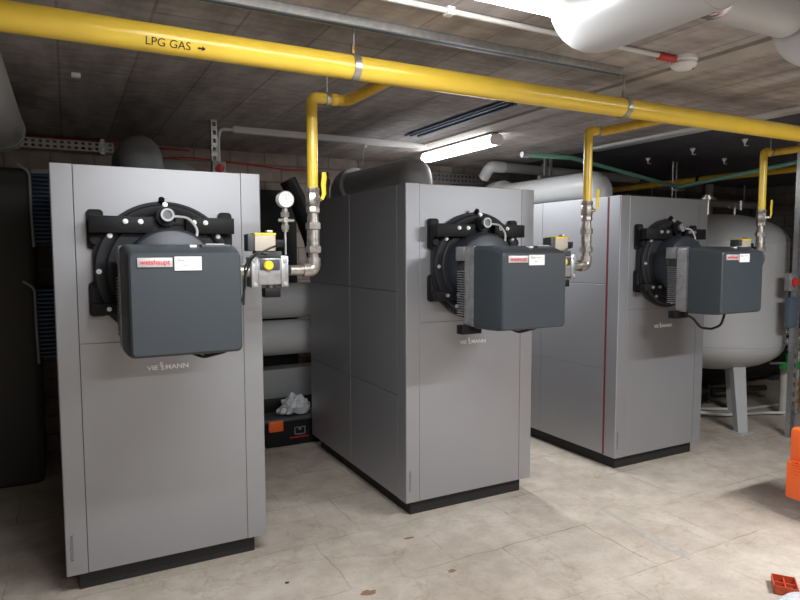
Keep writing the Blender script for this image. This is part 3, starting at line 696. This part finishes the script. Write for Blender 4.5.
# ------------------------------------------------------------------ round tank
t = thing('expansion_tank', 'large round grey tank on splayed legs behind the farthest boiler', 'tank', (5.05, 3.58, 0))
Rt = .56
prof = [(0, .47)]
for k in range(1, 9):
    a = PI/2*k/8; prof.append((Rt*math.sin(a), .72-.25*math.cos(a)))
prof.append((Rt, .722))
seam = [(Rt+.006, .724), (Rt+.006, .735), (Rt, .737)]
prof += seam + [(Rt, 1.56), (Rt+.005, 1.562), (Rt+.005, 1.572), (Rt, 1.575)]
for k in range(1, 9):
    a = PI/2*k/8; prof.append((Rt*math.cos(a), 1.575+.25*math.sin(a)))
prof[-1] = (0, 1.825)
MB().lathe(prof, (0, 0, 0), (0, 0, 1), 72).build('tank_shell', 'tank', t)
for a in (-112, 8, 128):
    c, s_ = math.cos(math.radians(a)), math.sin(math.radians(a))
    mb = MB(); tt = bmesh.new(); q = []
    for z, r, hw in ((.56, .36, .055), (.01, .44, .042)):
        for dr, dw in ((-.03, -hw), (.03, -hw), (.03, hw), (-.03, hw)):
            q.append(tt.verts.new(((r+dr)*c-dw*s_, (r+dr)*s_+dw*c, z)))
    tt.faces.new(q[:4]); tt.faces.new(q[4:][::-1])
    for k in range(4): tt.faces.new((q[k], q[k+4], q[(k+1) % 4+4], q[(k+1) % 4]))
    bmesh.ops.recalc_face_normals(tt, faces=tt.faces[:]); mb.merge(tt)
    lg = mb.build('leg', 'tank', t, smooth=False)
    MB().box((.44*c-.075, .44*s_-.06, 0), (.44*c+.075, .44*s_+.06, .01)).build('foot', 'tank', lg)
v = MB().cyl((-.06, .05, 1.80), (-.06, .05, 1.98), .03).cyl((-.06, .05, 1.95), (-.06, .05, 1.97), .07).cyl((-.06, .05, 1.97), (-.06, .05, 1.99), .045).build('top_valve', 'pipe_steel', t)
MB().cyl((.10, -.1, 1.77), (.10, -.1, 1.89), .012).cyl((.02, -.1, 1.88), (.18, -.1, 1.88), .010).cyl((.18, -.1, 1.86), (.18, -.1, 1.94), .018).build('vent_fitting', 'steel', t)
MB().cyl((.36, -.12, 1.70), (.36, -.12, 1.79), .012).build('nipple', 'steel', t)
a = math.radians(-38)
lbm = Matrix.Translation((Rt*math.cos(a), Rt*math.sin(a), .95)) @ Matrix.Rotation(a, 4, 'Z')
MB().box((-.002, -.03, -.075), (.004, .03, .075), mtx=lbm).build('data_label', 'white', t)

# ------------------------------------------------------------------ right hand background
t = thing('green_pipe', 'thin green pipe dipping in a V under the dark ceiling', 'pipe', (4.0, 4.0, 2.2))
MB().tube(bend([(-.72, .02, .075), (-.25, .0, .08), (1.07, 0, -.10), (1.25, -.55, -.02), (1.5, -1.3, .10)], .05), .018, 14).build('pipe_run', 'green', t)
MB().cyl((-.76, .02, .075), (-.70, .02, .075), .024, n=16).build('end_cap', 'steel', t)
MB().box((1.03, -.03, -.135), (1.13, .03, -.115)).build('saddle', 'steel', t)
t = thing('strut_hanger', 'pair of thin steel drop rods behind the farthest boiler holding the green pipe', 'hanger', (5.07, 4.0, 1.85))
MB().cyl((-.025, .04, 0), (-.025, .04, ZC-1.85), .007, n=8).build('rod', 'steel', t)
MB().cyl((.025, .04, 0), (.025, .04, ZC-1.85), .007, n=8).build('rod', 'steel', t)
MB().box((-.2, .03, -.03), (.2, .07, 0)).build('cross_bar', 'steel', t)
t = thing('strut_hanger', 'galvanised double hanger above the insulated pipe of the far boiler', 'hanger', (3.80, 4.35, 2.17))
for x in (-.03, .03): MB().box((x-.012, -.01, 0), (x+.012, .01, ZC-2.17)).build('rod', 'steel', t)
MB().box((-.1, -.02, -.03), (.1, .02, 0)).build('cross_bar', 'steel', t)
t = thing('background_pipe', 'grey insulated pipe with a white elbow end behind the green pipe', 'pipe', (4.38, 4.7, 2.275))
for x in (-.3, .9): MB().cyl((x, .05, .02), (x, .05, ZC-2.275), .008).build('hanger_rod', 'steel', t)
MB().cyl((-.86, 0, 0), (1.05, .1, 0), .045, n=24).build('pipe_cladding', 'insul', t)
MB().tube(bend([(-.80, 0, 0), (-.95, 0, 0), (-.95, .10, -.09)], .05), .05, 20).build('elbow', 'insul_light', t)
t = thing('background_pipe', 'dark insulated pipe running along the back behind the round tank', 'pipe', (6.5, 5.0, 1.78))
MB().cyl((-2.2, 0, 0), (1.6, 0, 0), .07, n=24).build('pipe_cladding', 'insul_black', t)
for x in (-.6, .05, .75): MB().cyl((x, 0, .0), (x, 0, .13), .03).cyl((x-.05, 0, .13), (x+.05, 0, .13), .02).build('valve', 'darkgrey', t)
for x in (-1.5, 1.2): MB().box((x, -.02, -1.78), (x+.04, .02, -.05)).build('support_leg', 'darkgrey', t)
t = thing('background_pipe', 'grey pipe high on the back wall at the right above the thin yellow pipe', 'pipe', (6.5, 5.08, 2.10))
for x in (-.5, 1.2): MB().cyl((x, 0, .04), (x, 0, ZC-2.10), .008).build('hanger_rod', 'steel', t)
MB().cyl((-.9, 0, 0), (1.6, 0, 0), .05, n=24).build('pipe_cladding', 'insul', t)
t = thing('riser_pipe', 'pale vertical pipe on the back wall right of the third yellow drop pipe', 'pipe', (7.2, 5.22, 0))
MB().cyl((0, 0, 0), (0, 0, ZC), .05, n=20).build('pipe_cladding', 'insul', t)
MB().cyl((0, 0, 1.5), (0, 0, 1.6), .07, n=20).build('coupling', 'darkgrey', t)
t = thing('dark_backdrop_pipe', 'black thick pipe added low behind the legs of the round tank to darken that space', 'pipe', (6.4, 4.5, .52))
MB().cyl((-1.5, 0, -.22), (1.5, 0, -.22), .29, n=30).build('pipe_cladding', 'insul_black', t)  # oversized black cylinder, added as a dark backdrop below the tank
for x in (-.8, .8): MB().box((x, -.2, -.52), (x+.1, .2, -.45)).build('support', 'darkgrey', t)

strut_post('perforated steel post at the right edge carrying the switch box', 5.13, 2.92, .055, ZC, 30, z0=0)
t = thing('isolator_switch', 'grey switch box with red knob on the post at the right edge', 'switch', (5.02, 2.92, 1.26))
MB().box((-.052, -.05, -.07), (.052, .0, .07), .008).build('switch_box', 'alu', t)
MB().cyl((-.01, -.05, 0), (-.01, -.072, 0), .030, n=30, bev=.004).build('red_knob', 'red', t)
MB().box((-.018, -.082, -.032), (-.002, -.070, .032), .002).build('knob_grip', 'red', t)
t = thing('junction_box', 'grey junction box on the right edge post below the switch box', 'box', (5.04, 2.92, 1.02))
MB().box((-.05, -.045, -.12), (.05, .0, .12), .008).build('box_body', 'strut_blue', t)
MB().box((-.045, -.05, -.11), (.045, -.044, .11), .004).build('lid', 'strut_blue', t)

t = thing('valve_manifold', 'group of steel pipes and taps with a green valve at the right edge', 'valves', (5.78, 3.28, 0))
MB().cyl((.07, 0, .02), (.07, 0, .80), .020, n=16).build('riser', 'pipe_steel', t)
MB().cyl((-.16, -.0, .785), (.5, 0, .785), .018, n=16).build('pipe_run', 'pipe_steel', t)
MB().cyl((-.16, -.0, .695), (.5, 0, .695), .020, n=16).build('pipe_run', 'pipe_steel', t)
for x, z in ((-.15, .785), (-.12, .695), (.07, .76)): MB().cyl((x-.03, 0, z), (x+.03, 0, z), .035, n=8, bev=.004).cyl((x, -.05, z), (x, .0, z), .012, n=12).build('tap', 'steel', t)
MB().cyl((-.02, 0, .60), (-.02, 0, .70), .055, n=20, bev=.006).cyl((-.02, -.07, .64), (-.02, 0, .64), .028, n=16).build('pump_head', 'pipe_steel', t)
gv = MB().box((-.14, -.05, .44), (.07, .05, .50), .01).cyl((-.03, 0, .48), (-.03, 0, .58), .05, n=20, bev=.006).build('green_valve', 'greenv', t)
MB().cyl((-.02, .06, 0), (-.02, .06, .44), .04, n=20).build('support_post', 'postw', t)
for z in (.12, .2, .28): MB().cyl((.07, 0, z), (.07, 0, z+.035), .03, n=8).build('brass_nut', 'copper', t)
MB().tube(bend([(.07, -.01, .2), (.2, -.03, .25), (.4, -.03, .22)], .05), .010, 8).build('small_pipe', 'copper', t)
MB().tube([(-.13, 0, .50), (-.3, .03, .51)], .010, 8).build('small_pipe', 'steel', t)
# hoses on the floor
tag(MB().tube(bend([(4.35, 3.95, .24), (4.65, 3.75, .10), (5.2, 3.52, .03), (5.62, 3.42, .02), (5.72, 3.30, .035)], .2), .014, 10).build('floor_hose', 'hose'), 'white hose curving over the floor behind the tank leg', 'hose')
tag(MB().tube(bend([(4.4, 4.05, .12), (5.0, 3.95, .016), (5.6, 3.60, .016), (6.1, 3.55, .016)], .2), .014, 10).build('floor_hose', 'hose'), 'grey hose lying flat on the floor farther behind the tank leg', 'hose')
t = thing('drain_pipe', 'dark drain pipe with brackets lying along the floor beyond the tank', 'pipe', (5.9, 3.95, .10))
MB().cyl((-.9, .1, .05), (.4, -.1, .0), .028, n=16).build('pipe_run', 'darkgrey', t)
for x in (-.35, .15): MB().cyl((x, .0, -.10), (x, .0, .09), .018).cyl((x, 0, .02), (x+.05, 0, .02), .045, n=16).build('bracket', 'darkgrey', t)
t = thing('boiler_drain_valve', 'small steel drain tap low behind the farthest boiler', 'tap', (4.48, 3.75, .42))
MB().cyl((-.25, 0, 0), (.12, 0, 0), .018, n=14).cyl((.0, 0, -.05), (0, 0, .05), .025, n=8).cyl((.1, 0, -.03), (.1, 0, .04), .022, n=8).build('tap_body', 'pipe_steel', t)
MB().cyl((-.2, 0, -.42), (-.2, 0, 0), .015, n=12).build('support', 'steel', t)

# ------------------------------------------------------------------ things on the floor, right
t = thing('blue_motor', 'small blue electric motor on a base plate at the right edge', 'motor', (5.17, 2.72, 0), rz=.2)
MB().cyl((-.11, 0, .13), (.13, 0, .13), .085, n=32, bev=.012).build('motor_body', 'bluemotor', t)
fm = MB()
for k in range(9): fm.cyl((-.07+k*.02, 0, .13), (-.065+k*.02, 0, .13), .093, n=32)
fm.build('cooling_ribs', 'bluemotor', t)
MB().cyl((.13, 0, .13), (.16, 0, .13), .08, n=32, bev=.008).build('fan_hood', 'darkgrey', t)
MB().box((-.04, -.05, .20), (.05, .05, .255), .006).build('terminal_box', 'bluemotor', t)
MB().box((-.22, -.12, .0), (.16, .12, .02), .004).build('base_plate', 'darkgrey', t)
MB().box((-.08, -.07, .02), (.10, .07, .055)).build('foot', 'bluemotor', t)

t = thing('orange_tool_case', 'tall orange and grey machine cut off by the right edge of the view', 'machine', (3.76, 1.86, 0))
MB().box((-.235, -.13, .115), (.20, .16, .335), .02).build('lower_shell', 'orange', t)
MB().box((-.225, -.12, .33), (.20, .15, .52), .02).build('upper_shell', 'orange', t)
MB().box((-.175, -.10, .51), (.15, .12, .56), .012).build('top_handle', 'orange', t)
MB().box((-.165, -.142, .12), (.18, -.125, .43), .006).build('front_panel', 'midgrey', t)
for k in range(5):
    z = .27+k*.016; MB().box((-.239, -.10, z), (-.230, .12, z+.006), .001).build('vent_rib', 'orange', t)
MB().prism([(-.15, .118), (.18, .118), (.16, .03), (-.10, .03)], -.10, .12, .008).build('black_foot', 'black', t)
for x in (-.06, .12): MB().cyl((x, -.09, .035), (x, .11, .035), .035, n=24).build('wheel', 'black', t)
t = thing('red_tool_tray', 'small open red plastic case on the floor in the bottom right corner', 'case', (2.76, 1.56, 0), rz=.65)
t.scale = (.78, .78, .78)
MB().box((-.075, -.06, 0), (.075, .06, .006)).box((-.075, -.06, 0), (-.07, .06, .05)).box((.07, -.06, 0), (.075, .06, .05)).box((-.075, .055, 0), (.075, .06, .05)).box((-.075, -.06, 0), (.075, -.055, .05)).build('tray', 'redcase', t)
MB().box((-.003, -.055, .004), (.003, .055, .04)).box((-.07, -.003, .004), (.07, .003, .04)).build('dividers', 'redcase', t)
def crumple(name, m, sx, sy, sz, loc, seed, parent=None):
    rnd = random.Random(seed); t_ = bmesh.new(); bmesh.ops.create_icosphere(t_, subdivisions=4, radius=1)
    from mathutils import noise as nz
    for v in t_.verts:
        d = 1+.35*nz.noise(v.co*2.2+Vector((seed, 0, 0)))+.16*nz.noise(v.co*6+Vector((0, seed, 0)))
        v.co = Vector((v.co.x*sx*d, v.co.y*sy*d, max(v.co.z, -.35)*sz*d))
    zmin = min(v.co.z for v in t_.verts)
    for v in t_.verts: v.co.z = max(0, v.co.z-zmin*.9)
    mb = MB(); mb.merge(t_); return mb.build(name, m, parent, loc, ang=28)
tag(crumple('plastic_bag', 'bag', .17, .07, .03, (2.66, 1.44, 0), 3), 'crumpled clear plastic bag on the floor at the bottom right corner', 'bag')

# ------------------------------------------------------------------ toolbox in the gap
t = thing('toolbox', 'open black toolbox with orange latch on the floor behind the nearest boiler', 'toolbox', (1.55, 4.72, 0))
MB().prism([(-.25, 0), (.20, 0), (.23, .20), (-.27, .20)], -.11, .11, .012).build('toolbox_body', 'black', t)
MB().box((-.29, -.13, .195), (.25, .13, .225), .008).build('rim', 'darkgrey', t)
MB().box((-.29, .11, .22), (.25, .14, .33), .01).build('open_lid', 'black', t)
MB().box((-.245, -.145, .13), (-.13, -.11, .215), .01).build('orange_latch', 'orange', t)
for x in (.12,): MB().box((x, -.135, .10), (x+.07, -.11, .215), .006).build('latch', 'darkgrey', t)
em = MB()
for a, b in (((-.035, .10), (.055, .108)), ((-.035, .155), (.055, .163)), ((-.035, .10), (-.027, .163)), ((.047, .10), (.055, .163)), ((-.0, .135), (.02, .163))): em.box((a[0], -.1135, a[1]-.02), (b[0], -.1085, b[1]-.02))
em.build('emblem', 'steel', t, smooth=False)
MB().box((-.07, -.1135, .058), (.08, -.1085, .066)).build('red_print', 'red', t)
tag(crumple('plastic_bag', 'bag', .12, .075, .10, (1.55, 4.70, .235), 9), 'crumpled pale plastic bag bulging out of the toolbox', 'bag')

# ------------------------------------------------------------------ marks on the floor
def blotch(name, x, y, rx, ry, m, label, cat, seed, group=None):
    rnd = random.Random(seed); mb = MB(); n = 18; vs = []
    for k in range(n):
        a = 2*PI*k/n; q = .7+.5*rnd.random(); vs.append(mb.bm.verts.new((rx*q*math.cos(a), ry*q*math.sin(a), .0015)))
    mb.bm.faces.new(vs); o = mb.build(name, m, None, (x, y, 0), smooth=False); tag(o, label, cat, group); return o
blotch('floor_hole', .829, 2.661, .010, .010, 'seam', 'small round black hole in the floor in front of the nearest boiler', 'hole', 1)
blotch('rust_mark', 1.118, 2.411, .035, .022, 'rustm', 'brown chipped mark on the floor at the bottom edge left of centre', 'mark', 2)
blotch('rust_mark', 1.548, 2.397, .022, .016, 'rustm', 'small brown mark on the floor below the middle boiler near the bottom edge', 'mark', 3)
blotch('rust_mark', 1.535, 2.79, .03, .012, 'rustm', 'faint brown chip on the floor at the front left corner of the middle boiler', 'mark', 4)
mb = MB(); mb.bm.faces.new([mb.bm.verts.new(p) for p in ((2.70, 2.62, .001), (2.72, 2.62, .001), (2.685, 1.98, .001), (2.62, 1.93, .001), (2.635, 2.2, .001))])
tag(mb.build('cement_smear', 'soot', smooth=False), 'long grey smear on the floor right of the middle boiler', 'mark')
